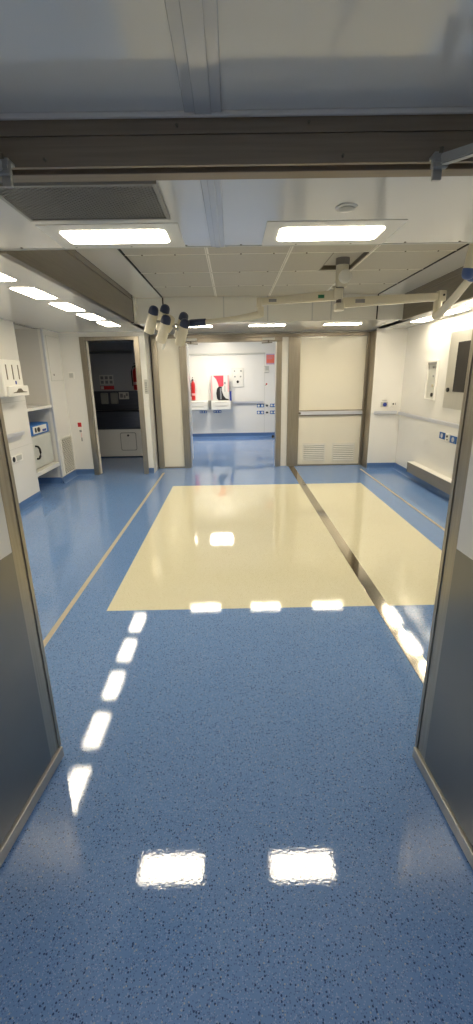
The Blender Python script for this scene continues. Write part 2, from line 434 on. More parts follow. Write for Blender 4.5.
# dim passage behind the camera
struct('wall_passage_left', MB().box(-1.56, -1.50, -2.2, 1.46, 0, H), 'white')
struct('wall_passage_right', MB().box(1.50, 1.56, -2.2, 1.46, 0, H), 'white')
struct('wall_passage_back', MB().box(-1.56, 1.56, -2.26, -2.2, 0, H), 'white')

def entry_leaf(name, hx, hy, ang, out, label):
    t = thing(name, label, 'door', (hx, hy, 0.0), None, ang)
    t['kind'] = 'structure'
    W, T, top = 0.745, 0.045, 2.045
    def by(a, b): return (min(a * out, b * out), max(a * out, b * out))
    y0, y1 = by(0.004, T - .004)
    link('leaf_core', MB().box(0.004, W - .004, y0, y1, 0.012, top), 'white', t)
    f0, f1 = by(-0.0005, 0.004); f0b, f1b = by(0.0, 0.004)
    e0, e1 = by(-0.002, 0.010)
    mb = MB().box(0.0, 0.078, f0, f1, 0.07, top).box(W - .078, W, f0, f1, 0.07, top).box(0.078, W - .078, f0, f1, top - .08, top)
    mb.box(0.0, 0.0038, *by(0.0, T), 0.012, top)
    link('stile', mb, 'steel_v', t)
    link('white_panel', MB().box(0.079, W - .079, f0, f1, 0.985, top - .081), 'white', t)
    link('kick_plate', MB().box(0.079, W - .079, *by(-0.002, 0.004), 0.07, 0.985, 0.001), 'steel_kick', t)
    link('edge_strip', MB().box(0.0, 0.018, *by(-0.004, -0.0005), 0.07, top), 'steel_v', t)
    link('bottom_rail', MB().box(0.0, W, *by(-0.010, 0.006), 0.012, 0.062, 0.003), 'alu', t)
    return t
entry_leaf('door_1', -0.757, 1.45, math.radians(-96), -1, 'left entry door leaf swung open, white above a brushed steel kick plate')
entry_leaf('door_2', 0.738, 1.41, math.radians(-87.2), 1, 'right entry door leaf swung open, white above a brushed steel kick plate')

def closer(label, x, s, tip):
    t = thing('door_closer', label, 'door closer', (x, 1.38, 2.04), 'entry door closers')
    link('bracket', MB().box(x - .012, x + .012, 1.362, 1.374, 2.040, 2.098, 0.002).box(x - .012, x + .012, 1.362, 1.40, 2.096, 2.104, .001), 'alu', t)
    link('slide_block', MB().box(x - .022, x + .020, 1.342, 1.362, 2.062, 2.094, 0.004).box(x - .019, x + .017, 1.338, 1.366, 2.072, 2.080, .001), 'grey_plastic', t)
    link('arm', MB().bar((x, 1.345, 2.078), tip, 0.022, 0.024, bev=.003), 'alu', t)
    link('pivot_pin', MB().cyl((x, 1.352, 2.094), (x, 1.352, 2.108), .006, seg=12), 'bolt', t)
closer('silver door closer arm hanging at the right end of the steel header', 0.557, 1, (0.76, 1.18, 2.085))
closer('silver door closer arm hanging at the left end of the steel header', -0.590, -1, (-0.79, 1.18, 2.085))

# ------------------------------------------------------------------ left bay
XL = -2.64
struct('wall_left', MB().box(XL - .06, XL, 1.55, 5.69, 0, H), 'white')
struct('wall_left', MB().box(XL - .06, XL, 6.50, 7.10, 0, H), 'white')
struct('wall_left_niche', MB().box(-3.16, -3.10, 5.63, 6.56, 0, H).box(-3.10, XL - .06, 5.63, 5.69, 0, H).box(-3.10, XL - .06, 6.50, 6.56, 0, H).box(-3.16, XL - .06, 5.63, 6.56, H, H + .05), 'niche')
struct('trim_18', MB().box(XL - .002, XL + .006, 6.494, 6.52, 0.09, H).box(XL - .02, XL, 6.492, 6.50, 0.09, H), 'bluegrey')
YF = 7.10
mb = MB().box(XL - .06, -2.325, YF, YF + .06, 0, H).box(-2.325, -1.425, YF, YF + .06, 2.145, H).box(-1.425, -1.335, YF, YF + .06, 0, H)
mb.box(-1.395, -1.335, YF + .06, 7.50, 0, H)
struct('wall_left_far', mb, 'white')
# coved blue skirting
def cove(n, p0, p1, side):
    # p0->p1 along the wall foot, side = +-1 : room lies on that side of the direction (left = +1)
    p0, p1 = Vector(p0), Vector(p1); d = (p1 - p0).normalized(); nrm = Vector((-d.y, d.x)) * side
    prof = [(0.001, 0), (0.045, 0.0005), (0.026, .006), (0.014, .018), (0.008, .035), (0.006, .095), (0.001, .098)]
    t = MB(); bm = t.bm
    A = [bm.verts.new((p0.x + nrm.x * a, p0.y + nrm.y * a, z)) for a, z in prof]
    B = [bm.verts.new((p1.x + nrm.x * a, p1.y + nrm.y * a, z)) for a, z in prof]
    k = len(prof)
    for i in range(k): bm.faces.new((A[i], A[(i + 1) % k], B[(i + 1) % k], B[i]))
    bm.faces.new(list(reversed(A))); bm.faces.new(B)
    return struct('baseboard_' + n, t, 'blue')
cove('left', (XL, 1.56), (XL, 5.69), -1)
cove('left', (XL, 6.50), (XL, YF), -1)
cove('left_niche', (-3.10, 6.5), (XL, 6.5), -1)
cove('left_niche', (-3.10, 5.69), (-3.10, 6.5), -1)
cove('left_far', (XL, YF), (-2.33, YF), -1)
cove('left_far', (-1.42, YF), (-1.335, YF), -1)
# steel frame of the dark doorway
mb = MB().box(-2.33, -2.245, YF - .02, YF + .08, 0, 2.145, .003).box(-1.50, -1.42, YF - .02, YF + .08, 0, 2.145, .003).box(-2.245, -1.50, YF - .02, YF + .08, 2.092, 2.145, .003)
struct('door_frame', mb, 'steel_v')
struct('door_frame', MB().box(-2.243, -2.228, YF + .03, YF + .09, 0.005, 2.09, .002), 'plastic')
# dark scrub room beyond
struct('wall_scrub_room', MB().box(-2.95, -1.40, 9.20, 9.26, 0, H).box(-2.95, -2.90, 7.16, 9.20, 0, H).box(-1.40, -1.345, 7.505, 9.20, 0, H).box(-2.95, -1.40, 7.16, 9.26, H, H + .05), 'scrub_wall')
t = thing('scrub_sink', 'dark steel scrub sink trough with white cabinet front inside the unlit left doorway', 'sink', (-2.15, 8.9, 0))
link('cabinet_front', MB().box(-2.88, -1.41, 8.70, 8.76, 0.02, 0.56, .004), 'white', t)
link('access_frame', MB().rrect(-2.262, -1.943, 0.138, 0.497, 8.695, 8.6995, .035, 'y'), 'grey_plastic', t)
ap = link('access_door', MB().rrect(-2.25, -1.955, 0.15, 0.485, 8.690, 8.695, .03, 'y'), 'white', t)
link('latch', MB().cyl((-2.10, 8.676, 0.44), (-2.10, 8.69, 0.44), .02, seg=16), 'black', ap)
mb = MB().prism([(8.70, .565), (8.66, .60), (8.66, .90), (8.68, .91), (8.70, .90), (8.72, .66), (8.95, .60), (9.17, .66), (9.17, .90), (9.19, .90), (9.19, .565)], 'x', -2.88, -1.41)
link('trough', mb, 'trough', t)
link('backsplash', MB().box(-2.88, -1.41, 9.180, 9.195, 0.905, 1.285), 'trough', t)
for x in (-2.62, -2.42): single('soap_dispenser', MB().box(x - .07, x + .07, 9.10, 9.179, 1.03, 1.25, .015), 'grey_plastic', 'grey soap dispenser on the dark sink backsplash, %s of two' % ('left' if x < -2.5 else 'right'), 'soap dispenser', 'soap dispensers over the scrub sink')
pn = thing('wall_notice', 'small pale paper notice stuck to the dark sink backsplash', 'notice', (-2.2, 9.178, 1.1))
link('sheet', MB().box(-2.33, -2.13, 9.174, 9.179, 1.12, 1.26), 'paper', pn)
link('print', MB().box(-2.31, -2.25, 9.172, 9.174, 1.15, 1.23).box(-2.235, -2.20, 9.172, 9.174, 1.14, 1.20).box(-2.19, -2.15, 9.172, 9.174, 1.18, 1.235), 'ink', pn)
pn = thing('pictogram_sheet', 'grey sheet of small pictograms on the wall inside the dark doorway', 'notice', (-2.55, 9.195, 1.4))
link('sheet', MB().box(-2.70, -2.42, 9.194, 9.199, 1.41, 1.60), 'paper', pn)
mb = MB()
for i in range(3):
    for j in range(2): mb.box(-2.68 + i * .09, -2.62 + i * .09, 9.191, 9.194, 1.43 + j * .085, 1.49 + j * .085, .001)
link('pictogram', mb, 'ink', pn)
pn = thing('safety_sign', 'small dark red sign below the pictogram sheet in the dark room', 'sign', (-2.55, 9.195, 1.3))
link('sign_plate', MB().box(-2.70, -2.42, 9.194, 9.199, 1.315, 1.385), 'sign_red', pn)
link('symbol', MB().rrect(-2.69, -2.63, 1.32, 1.38, 9.191, 9.194, .01, 'y'), 'paper', pn)
sl = thing('strip_light', 'switched-off grey strip light high on the wall of the dark room', 'light', (-2.4, 9.15, 2.02))
link('housing', MB().box(-2.86, -1.98, 9.13, 9.199, 2.0, 2.055, .008), 'grey_plastic', sl)
link('diffuser', MB().box(-2.84, -2.0, 9.12, 9.131, 2.005, 2.04, .004), 'diff_off', sl)
def extinguisher(name, label, x, y, z, h, r, grp=None):
    t = thing(name, label, 'fire extinguisher', (x, y, z), grp)
    link('cylinder', MB().lathe((x, y, z), (0, 0, 1), [(0, r * .86), (.01, r), (h * .68, r), (h * .76, r * .82), (h * .80, r * .38), (h * .84, r * .36)]), 'red', t, True)
    link('valve', MB().cyl((x, y, z + h * .84), (x, y, z + h * .90), r * .3).box(x - r * .25, x + r * .25, y - r * 1.3, y + r * .2, z + h * .90, z + h * .93, .003).box(x - r * .2, x + r * .2, y - r * 1.4, y + r * .2, z + h * .96, z + h, .003), 'black', t)
    link('hose', MB().tube([(x, y, z + h * .87), (x - r * .8, y - r * .2, z + h * .86), (x - r * 1.25, y - r * .3, z + h * .7), (x - r * 1.2, y - r * .3, z + h * .4), (x - r * 1.15, y - r * .3, z + h * .15)], r * .17), 'black', t, True)
    link('label_band', MB().lathe((x, y, z + h * .20), (0, 0, 1), [(0, r * 1.01), (h * .10, r * 1.01)]), 'pink', t, True)
    link('wall_bracket', MB().box(x - r * .5, x + r * .5, y + r * .9, y + r * 1.25, z + h * .2, z + h * .62, .003), 'black', t)
extinguisher('fire_extinguisher', 'red fire extinguisher on the wall inside the dark left doorway', -1.93, 9.11, 1.30, 0.52, 0.07)

# left wall fittings
d = thing('paper_dispenser', 'white wall dispenser with three upright slots, at the left picture edge', 'dispenser', (-2.55, 5.2, 1.36))
link('casing', MB().box(XL + .001, -2.50, 4.93, 5.41, 1.36, 1.76, .018, 3), 'plastic', d)
link('tray', MB().box(-2.515, -2.468, 4.98, 5.45, 1.36, 1.475, .010), 'plastic', d)
for yy in (5.04, 5.18, 5.32): link('slot', MB().box(-2.5005, -2.4965, yy - .010, yy + .010, 1.545, 1.705), 'bolt', d)
link('mounting_plate', MB().box(XL + .0002, XL + .004, 4.94, 5.40, 1.38, 1.74), 'grey_plastic', d)
link('dispensing_mouth', MB().prism([(5.06, 1.405), (5.14, 1.412), (5.19, 1.445), (5.25, 1.445), (5.30, 1.412), (5.39, 1.405), (5.39, 1.398), (5.06, 1.398)], 'x', -2.4685, -2.464), 'bolt', d)
link('emblem', MB().rrect(5.205, 5.235, 1.492, 1.53, -2.5005, -2.497, .008, 'x'), 'print_blue', d)
def rail(name, label, pa, pb, off, zc, cat='handrail'):
    # flat bumper rail on a wall; pa,pb = wall-foot ends, off = room-ward normal
    t = thing(name, label, cat, ((pa[0] + pb[0]) / 2, (pa[1] + pb[1]) / 2, zc - .03))
    a = Vector((*pa, zc)); b = Vector((*pb, zc)); n = Vector((*off, 0))
    link('rail', MB().bar(a + n * .04, b + n * .04, .028, .05, bev=.008), 'alu_light', t)
    for i in range(3):
        p = a.lerp(b, (i + .5) / 3); link('rail_bracket', MB().bar(p + n * .001, p + n * .03, .04, .025), 'grey_plastic', t)
    return t
rail('wall_rail', 'short grey bumper rail below the slotted white dispenser', (XL, 4.75), (XL, 5.42), (1, 0), .915)
sw = thing('wall_socket', 'pale double socket plate on the left wall, below the bumper rail', 'socket', (XL, 5.23, .57))
link('plate', MB().box(XL + .0005, XL + .009, 5.08, 5.36, .585, .675, .003), 'plastic', sw)
link('socket_insert', MB().cyl((XL + .009, 5.13, .63), (XL + .012, 5.13, .63), .032, seg=20), 'black', sw)
link('blank_insert', MB().box(XL + .009, XL + .011, 5.20, 5.33, .60, .66, .001), 'grey_frame', sw)
st = MB().box(XL, XL + .002, 4.2, 5.68, 1.285, 1.291).box(XL, XL + .002, 4.2, 5.68, .745, .749)
struct('trim_19', st, 'grey_frame')
# niche shelves and cabinet oven
single('niche_shelf', MB().box(-3.095, XL - .005, 5.695, 6.488, 1.145, 1.185, .003), 'white', 'upper white shelf board across the wall niche, empty on top', 'shelf', 'niche shelves')
single('niche_shelf', MB().box(-3.095, XL - .005, 5.695, 6.488, .285, .345, .003), 'white', 'lower white shelf board in the niche carrying the grey warming cabinet', 'shelf', 'niche shelves')
ov = thing('warming_cabinet', 'pale grey warming cabinet with black handle and blue control top in the wall niche', 'cabinet', (-2.9, 6.1, .345))
link('body', MB().box(-3.05, -2.735, 5.74, 6.46, .346, .80, .006), 'oven_grey', ov)
dr = link('door', MB().box(-2.734, -2.705, 5.75, 6.45, .37, .795, .006), 'oven_grey', ov)
link('handle', MB().tube([(-2.705, 5.90, .67), (-2.672, 5.905, .665), (-2.658, 5.92, .63), (-2.658, 5.925, .58), (-2.664, 5.92, .53), (-2.676, 5.905, .50), (-2.705, 5.90, .495)], .014), 'black', dr, True)
tp = link('control_top', MB().box(-3.05, -2.72, 5.74, 6.46, .802, .945, .012), 'device_blue', ov)
cp = link('control_panel', MB().box(-2.7195, -2.713, 5.93, 6.37, .825, .925, .002), 'plastic', tp)
link('control_knob', MB().cyl((-2.713, 6.09, .875), (-2.700, 6.09, .875), .032, seg=20), 'black', tp)
link('display', MB().box(-2.713, -2.710, 5.98, 6.03, .845, .905), 'print_black', tp)
link('blue_patch', MB().box(-2.713, -2.710, 6.22, 6.34, .835, .865), 'print_blue', tp)
# vent grille, hatch and small fittings
wv = thing('wall_vent', 'narrow white louvred vent grille low on the left wall beside the niche', 'vent', (XL, 6.84, .1))
link('vent_frame', MB().ring(6.61, 7.06, .105, .675, XL, XL + .012, .02, 'x'), 'plastic', wv)
link('vent_backing', MB().box(XL + .0005, XL + .003, 6.63, 7.04, .125, .655), 'vent_back', wv)
mb = MB()
def clip2(c_, sl_, y0, y1, z0, z1):
    q = [(y_, sl_ * y_ + c_) for y_ in (y0, y1) if z0 <= sl_ * y_ + c_ <= z1] + [((z_ - c_) / sl_, z_) for z_ in (z0, z1) if y0 < (z_ - c_) / sl_ < y1]
    return q
for sl_ in (.8, -.8):
    cs = [z_ - sl_ * y_ for y_ in (6.63, 7.04) for z_ in (.125, .655)]
    cc = min(cs) + .02
    while cc < max(cs):
        q = clip2(cc, sl_, 6.63, 7.04, .125, .655)
        if len(q) == 2: mb.bar((XL + .007, *q[0]), (XL + .007, *q[1]), .007, .020)
        cc += .062
link('lattice', mb, 'vent_white', wv)
ah = thing('access_hatch', 'white access hatch with a keyhole high on the left wall above the vent', 'hatch', (XL, 6.83, 1.5))
link('hatch_frame', MB().ring(6.60, 7.06, 1.51, 2.14, XL, XL + .006, .012, 'x'), 'grey_frame', ah)
link('hatch_door', MB().box(XL, XL + .009, 6.614, 7.046, 1.524, 2.126, .003), 'white', ah)
link('keyhole', MB().cyl((XL + .009, 6.70, 1.60), (XL + .013, 6.70, 1.60), .014, seg=14), 'bolt', ah)
ls = thing('light_switch', 'square pale switch plate on the wall between hatch and dark doorway', 'switch', (-2.515, YF, 1.54))
link('plate', MB().box(-2.565, -2.470, YF - .010, YF - .0005, 1.54, 1.64, .004), 'plastic', ls)
link('rocker', MB().box(-2.548, -2.487, YF - .014, YF - .010, 1.557, 1.623, .002), 'grey_frame', ls)
rt = thing('pull_alarm', 'red topped emergency pull alarm with hanging cord left of the dark doorway', 'alarm', (-2.48, YF, .6))
link('alarm_plate', MB().box(-2.515, -2.445, YF - .012, YF - .0005, .70, .87, .003), 'plastic', rt)
link('red_button', MB().box(-2.51, -2.45, YF - .022, YF - .012, .795, .865, .005), 'red', rt)
link('label_strip', MB().box(-2.495, -2.46, YF - .014, YF - .012, .71, .745), 'ink', rt)
link('cord', MB().tube([(-2.47, YF - .014, .70), (-2.472, YF - .016, .66), (-2.470, YF - .015, .62)], .004), 'pink', rt)
link('cord_toggle', MB().cyl((-2.470, YF - .015, .565), (-2.470, YF - .015, .625), .011, .008, 12), 'grey_plastic', rt)
kp = thing('keypad', 'slim grey keypad on the white strip right of the dark doorway', 'keypad', (-1.36, YF, 1.3))
link('mounting_plate', MB().box(-1.387, -1.336, YF - .003, YF - .0002, 1.297, 1.508), 'grey_plastic', kp)
link('keypad_body', MB().box(-1.385, -1.338, YF - .018, YF - .0005, 1.30, 1.505, .004), 'grey_frame', kp)
mb = MB()
for i in range(2):
    for j in range(5): mb.box(-1.379 + i * .019, -1.364 + i * .019, YF - .020, YF - .018, 1.32 + j * .032, 1.34 + j * .032)
link('key', mb, 'grey_plastic', kp)

# ------------------------------------------------------------------ back wall
YB = 7.55
struct('wall_back', MB().box(-1.33, 2.36, YB + .01, YB + .07, 2.19, H + .02).box(.83, .935, YB + .01, YB + .07, 0, 2.19).box(-1.33, 2.36, YB + .07, YB + .13, 2.10, 2.50).box(-1.33, -.76, YB + .07, YB + .13, 0, 2.10).box(.74, 2.36, YB + .07, YB + .13, 0, 2.10), 'white')
struct('beam_lintel', MB().box(-1.315, 2.255, YB - .03, YB + .01, 2.135, 2.19, .003).box(-.86, .83, YB - .026, YB + .01, 2.068, 2.134, .003), 'steel_h')
for a_, b_ in ((-1.315, -1.222), (.935, 1.128), (2.215, 2.262)):
    struct('trim_20', MB().box(a_, b_, YB - .035, YB + .01, 0, 2.134, .003), 'steel_v')
struct('door_frame', MB().box(-.865, -.748, YB - .035, YB + .14, 0, 2.067, .003).box(.735, .825, YB - .035, YB + .14, 0, 2.067, .003), 'steel_v')
struct('trim_21', MB().box(-1.222, -.865, YB - .01, YB + .01, 0, .022, .002).box(1.128, 2.215, YB - .01, YB + .01, 0, .022, .002), 'steel_h')
struct('door_3', MB().box(-1.221, -.866, YB - .004, YB + .03, .023, 2.134), 'cream')
struct('trim_25', MB().box(2.256, 2.2615, 7.20, YB + .01, 0, 2.19, .001), 'steel_v')
# white vented door panel
dp = thing('door_4', 'white door panel with two louvred vents and a horizontal silver rail', 'door', (1.67, YB, 0)); dp['kind'] = 'structure'
link('leaf', MB().box(1.129, 2.214, YB - .004, YB + .03, .023, 2.134), 'cream', dp)
rl = link('rail', MB().box(1.135, 2.214, YB - .045, YB - .005, .885, .945, .006), 'alu_light', dp)
link('rail_edge', MB().box(1.132, 2.214, YB - .03, YB - .005, .947, .962, .002).box(1.132, 2.214, YB - .03, YB - .005, .868, .883, .002), 'steel_h', rl)
link('rail_end', MB().cyl((1.142, YB - .05, .915), (1.142, YB - .005, .915), .02, seg=14), 'bolt', rl)
for a_, b_ in ((1.21, 1.615), (1.735, 2.135)):
    f = link('vent_frame', MB().ring(a_, b_, .065, .40, YB - .016, YB - .004, .022, 'y', .002), 'vent_white', dp)
    link('vent_backing', MB().box(a_ + .01, b_ - .01, YB - .0055, YB - .0045, .08, .39), 'vent_back', f)
    mb = MB()
    for i in range(9):
        z = .092 + i * .033
        mb.prism([(YB - .006, z + .018), (YB - .020, z), (YB - .020, z + .010), (YB - .006, z + .024)], 'x', a_ + .02, b_ - .02)
    link('louvre', mb, 'plastic', f)
def small_closer(label, x, s):
    t = thing('door_closer', label, 'door closer', (x, YB - .05, 2.05), 'double doorway closers')
    link('closer_body', MB().box(x - .10, x + .10, YB - .085, YB - .031, 2.085, 2.132, .008), 'alu', t)
    link('arm', MB().bar((x + s * .06, YB - .07, 2.052), (x - s * .11, YB - .05, 2.046), .02, .016), 'bolt', t)
    link('spindle', MB().cyl((x, YB - .07, 2.04), (x, YB - .07, 2.085), .012), 'bolt', t)
small_closer('grey door closer over the left corner of the double doorway', -.66, -1)
small_closer('grey door closer over the right corner of the double doorway', .60, 1)
# double door leaves standing open into the corridor
for s, n, lab in ((-1, 'door_5', 'left'), (1, 'door_6', 'right')):
    t = thing(n, '%s leaf of the far double door, open into the corridor' % lab, 'door', (s * .74, YB + .6, 0)); t['kind'] = 'structure'
    x0 = s * (.785 if s < 0 else .81); x1 = x0 + s * .04
    link('leaf', MB().box(min(x0, x1), max(x0, x1), YB + .15, YB + .86, .01, 2.06, .003), 'white', t)
    link('edge_strip', MB().box(min(x0 - s * .004, x0), max(x0 - s * .004, x0), YB + .15, YB + .18, .01, 2.06), 'alu', t)

# ------------------------------------------------------------------ corridor beyond
YC = 11.5
struct('wall_corridor_far', MB().box(-1.36, 2.0, YC, YC + .06, 0, 2.5), 'white')
struct('wall_corridor_left', MB().box(-1.33, -1.27, YB + .13, YC, 0, 2.5), 'white')
struct('wall_corridor_right', MB().box(1.90, 1.96, YB + .13, YC, 0, 2.5), 'white')
struct('ceiling', MB().box(-1.4, 2.0, YB + .08, YC + .06, 2.5, 2.55), 'ceil')
cove('corridor', (-1.27, YC), (1.90, YC), -1)
struct('trim_22', MB().box(-1.26, .84, YC - .03, YC, 2.045, 2.085, .004), 'grey_frame')
rail('corridor_rail', 'grey bumper rail on the far corridor wall, right of the white drawer units', (.0, YC), (.80, YC), (0, -1), .885)
struct('trim_23', MB().box(.82, .826, YC - .003, YC, .1, 2.045), 'grey_frame')
def drawer_unit(x0, x1, lab):
    t = thing('wall_drawer_unit', lab, 'drawer unit', ((x0 + x1) / 2, YC - .2, .74), 'corridor drawer units')
    y0 = YC - .32
    link('casing', MB().box(x0, x1, y0 + .012, YC - .002, .73, .94, .004), 'plastic', t)
    for z0, z1 in ((.735, .825), (.835, .925)):
        dd = link('drawer', MB().box(x0 + .006, x1 - .006, y0, y0 + .011, z0, z1, .003), 'plastic', t)
        link('pull', MB().box(x0 + .10, x1 - .10, y0 - .008, y0, z1 - .014, z1 - .006), 'grey_frame', dd)
    return t
drawer_unit(-1.14, -.63, 'white two-drawer wall unit below the corridor fire extinguisher')
drawer_unit(-.54, -.045, 'white two-drawer wall unit carrying the red and black printed box')
struct('trim_24', MB().box(-.628, -.542, YC - .06, YC - .001, .72, .94, .003), 'grey_plastic')
extinguisher('fire_extinguisher', 'slim red fire extinguisher at the left side of the corridor view', -1.0, YC - .065, .965, .56, .05)
# printed carton on the drawer unit
bx = thing('printed_box', 'white box printed with red and black curves, standing on the corridor drawer unit', 'box', (-.33, YC - .2, .94))
bx0, bx1, by0, by1, bz0, bz1 = -.535, -.085, YC - .27, YC - .10, .942, 1.565
link('carton', MB().box(bx0, bx1, by0, by1, bz0, bz1, .004), 'paper', bx)
def curve(pts): return [(bx0 + u * (bx1 - bx0), bz0 + w * (bz1 - bz0)) for u, w in pts]
link('red_print', MB().prism(curve([(.12, .98), (.30, .84), (.40, .66), (.43, .56), (.66, .56), (.70, .62), (.70, .98)]), 'y', by0 - .002, by0), 'print_red', bx)
link('black_print', MB().prism(curve([(.43, .555), (.33, .48), (.28, .30), (.32, .10), (.40, .02), (.97, .02), (.97, .06), (.80, .10), (.68, .22), (.60, .40), (.60, .555)]), 'y', by0 - .002, by0), 'print_black', bx)
link('grey_stripe', MB().prism(curve([(.50, .06), (.58, .06), (.57, .50), (.49, .50)]), 'y', by0 - .003, by0 - .002), 'ink', bx)
link('side_band', MB().box(bx0 - .001, bx0 + .035, by0 - .002, by0, bz0 + .03, bz1 - .01), 'pink', bx)
link('side_band', MB().box(bx1 - .035, bx1 + .001, by0 - .002, by0, bz0 + .22, bz1 - .01), 'pink', bx)
link('text_mark', MB().box(bx0 + .33, bx0 + .37, by0 - .002, by0, bz0 + .40, bz0 + .46).box(bx0 + .34, bx0 + .355, by0 - .002, by0, bz0 + .22, bz0 + .37), 'ink', bx)
single('blue_folder', MB().box(-.070, -.025, YC - .26, YC - .12, .942, 1.17, .003), 'print_blue', 'narrow dark blue folder standing right of the printed box', 'folder')
op = thing('outlet_panel', 'white wall panel with small dark round outlets on the far corridor wall', 'outlet panel', (.14, YC, 1.3))
link('panel', MB().box(.0, .28, YC - .02, YC - .001, 1.27, 1.72, .004), 'plastic', op)
link('panel_frame', MB().ring(-.006, .286, 1.264, 1.726, YC - .016, YC - .001, .01, 'y'), 'grey_frame', op)
for x, z, r, m_ in ((.06, 1.655, .018, 'grey_plastic'), (.225, 1.655, .022, 'grey_plastic'), (.07, 1.52, .02, 'grey_plastic'), (.215, 1.52, .02, 'grey_plastic'), (.14, 1.395, .032, 'black')):
    link('outlet', MB().cyl((x, YC - .03, z), (x, YC - .02, z), r, seg=18), m_, op)
ns = thing('wall_notice', 'orange red notice with lilac edges high on the right of the corridor wall', 'notice', (.96, YC, 1.8))
link('sheet', MB().box(.865, 1.075, YC - .006, YC - .001, 1.80, 2.055), 'lilac', ns)
link('orange_field', MB().box(.872, 1.068, YC - .008, YC - .006, 1.835, 2.02), 'orange', ns)
link('print', MB().box(.885, 1.05, YC - .009, YC - .008, 1.97, 1.985).box(.885, 1.02, YC - .009, YC - .008, 1.93, 1.942), 'lilac', ns)
ph = thing('wall_intercom', 'small white wall intercom below the orange red notice in the corridor', 'intercom', (.87, YC, 1.6))
link('intercom_body', MB().box(.82, .93, YC - .035, YC - .001, 1.615, 1.655, .006).box(.82, .845, YC - .035, YC - .001, 1.655, 1.75, .006), 'plastic', ph)
link('base_shadow_gap', MB().box(.815, .935, YC - .012, YC - .001, 1.605, 1.765, .003), 'grey_frame', ph)
pb = thing('call_button', 'tiny red call button on the corridor wall under the intercom', 'button', (.87, YC, 1.33))
link('plate', MB().box(.825, .915, YC - .008, YC - .001, 1.27, 1.37, .003), 'plastic', pb)
link('button', MB().cyl((.875, YC - .02, 1.325), (.875, YC - .008, 1.325), .022, seg=16), 'red', pb)
link('mark', MB().box(.838, .856, YC - .010, YC - .008, 1.285, 1.305), 'ink', pb)
def socket_y(label, x0, x1, z0, z1, y, group, m='socket_blue'):
    t = thing('wall_socket', label, 'socket', ((x0 + x1) / 2, y, z0), group)
    link('plate', MB().box(x0, x1, y - .010, y - .001, z0, z1, .003), m, t)
    k = max(1, round((x1 - x0) / (z1 - z0)))
    for i in range(k):
        cx = x0 + (x1 - x0) * (i + .5) / k; cz = (z0 + z1) / 2; r = min((z1 - z0), (x1 - x0) / k) * .34
        link('socket_well', MB().lathe((cx, y - .010, cz), (0, -1, 0), [(0, r), (.004, r), (.004, r * .78), (.0012, r * .72), (.001, .001)], 18), 'plastic' if m == 'socket_blue' else 'black', t)
    return t
g = 'blue corridor sockets'
socket_y('blue double socket under the left corridor drawer unit', -.86, -.68, .625, .69, YC, g)
socket_y('blue double socket under the drawer unit carrying the printed box', -.50, -.30, .625, .69, YC, g)
g2 = 'sockets at the right corridor wall'
socket_y('upper left blue socket of the four at the right of the corridor wall', .63, .81, .75, .835, YC, g2)
socket_y('upper right blue socket of the four at the right of the corridor wall', .975, 1.13, .75, .835, YC, g2)
socket_y('lower left blue socket of the four at the right of the corridor wall', .63, .81, .575, .66, YC, g2)
socket_y('lower right blue socket of the four at the right of the corridor wall', .975, 1.13, .575, .66, YC, g2)
for z, l in ((.79, 'upper'), (.615, 'lower')):
    socket_y('%s small white data outlet between the blue corridor sockets' % l, .85, .93, z - .04, z + .04, YC, 'corridor data outlets', 'plastic')
ds = thing('door_stop', 'small black door stop at the foot of the far corridor wall', 'door stop', (1.03, 11.2, 0))
link('stop_base', MB().cyl((1.03, 11.2, 0), (1.03, 11.2, .012), .04, seg=20), 'bolt', ds)
link('stop_buffer', MB().lathe((1.03, 11.2, .012), (0, 0, 1), [(0, .035), (.035, .035), (.05, .028), (.054, .01)]), 'black', ds, True)

# ------------------------------------------------------------------ right bay
XR = 2.74; YR = 7.20
struct('wall_right', MB().box(XR, XR + .06, 1.55, YR, 0, H), 'white')
struct('wall_right_far', MB().box(2.262, XR + .06, YR, YR + .06, 0, H), 'white')
cove('right_far', (2.264, YR), (XR, YR), -1)
cove('right', (XR, 1.56), (XR, YR), 1)
rail('wall_rail', 'pale grey bumper rail along the right bay side wall, below the outlet recess', (XR, 4.6), (XR, YR - .06), (-1, 0), .925)
rail('wall_rail', 'short pale grey bumper rail on the far wall of the right bay', (2.30, YR), (XR - .065, YR), (0, -1), .935)
s1 = thing('wall_socket', 'grey socket with dark blue dial on the right bay far wall, above the rail', 'socket', (2.45, YR, 1.0))
link('plate', MB().box(2.41, 2.525, YR - .012, YR - .001, 1.02, 1.10, .004), 'grey_frame', s1)
link('dial', MB().cyl((2.475, YR - .028, 1.06), (2.475, YR - .012, 1.06), .030, seg=20), 'print_blue', s1)
link('dial_ring', MB().cyl((2.475, YR - .016, 1.06), (2.475, YR - .0115, 1.06), .038, seg=20), 'alu', s1)
link('label_strip', MB().box(2.43, 2.51, YR - .004, YR - .001, 1.118, 1.132), 'grey_frame', s1)
s2 = thing('wall_socket', 'white socket with a black centre on the right bay far wall near the corner', 'socket', (2.615, YR, 1.0))
link('plate', MB().box(2.57, 2.66, YR - .010, YR - .001, 1.025, 1.11, .004), 'plastic', s2)
link('socket_well', MB().cyl((2.615, YR - .013, 1.067), (2.615, YR - .010, 1.067), .014, seg=16), 'black', s2)
link('plate_mark', MB().box(2.645, 2.655, YR - .012, YR - .010, 1.05, 1.085), 'ink', s2)
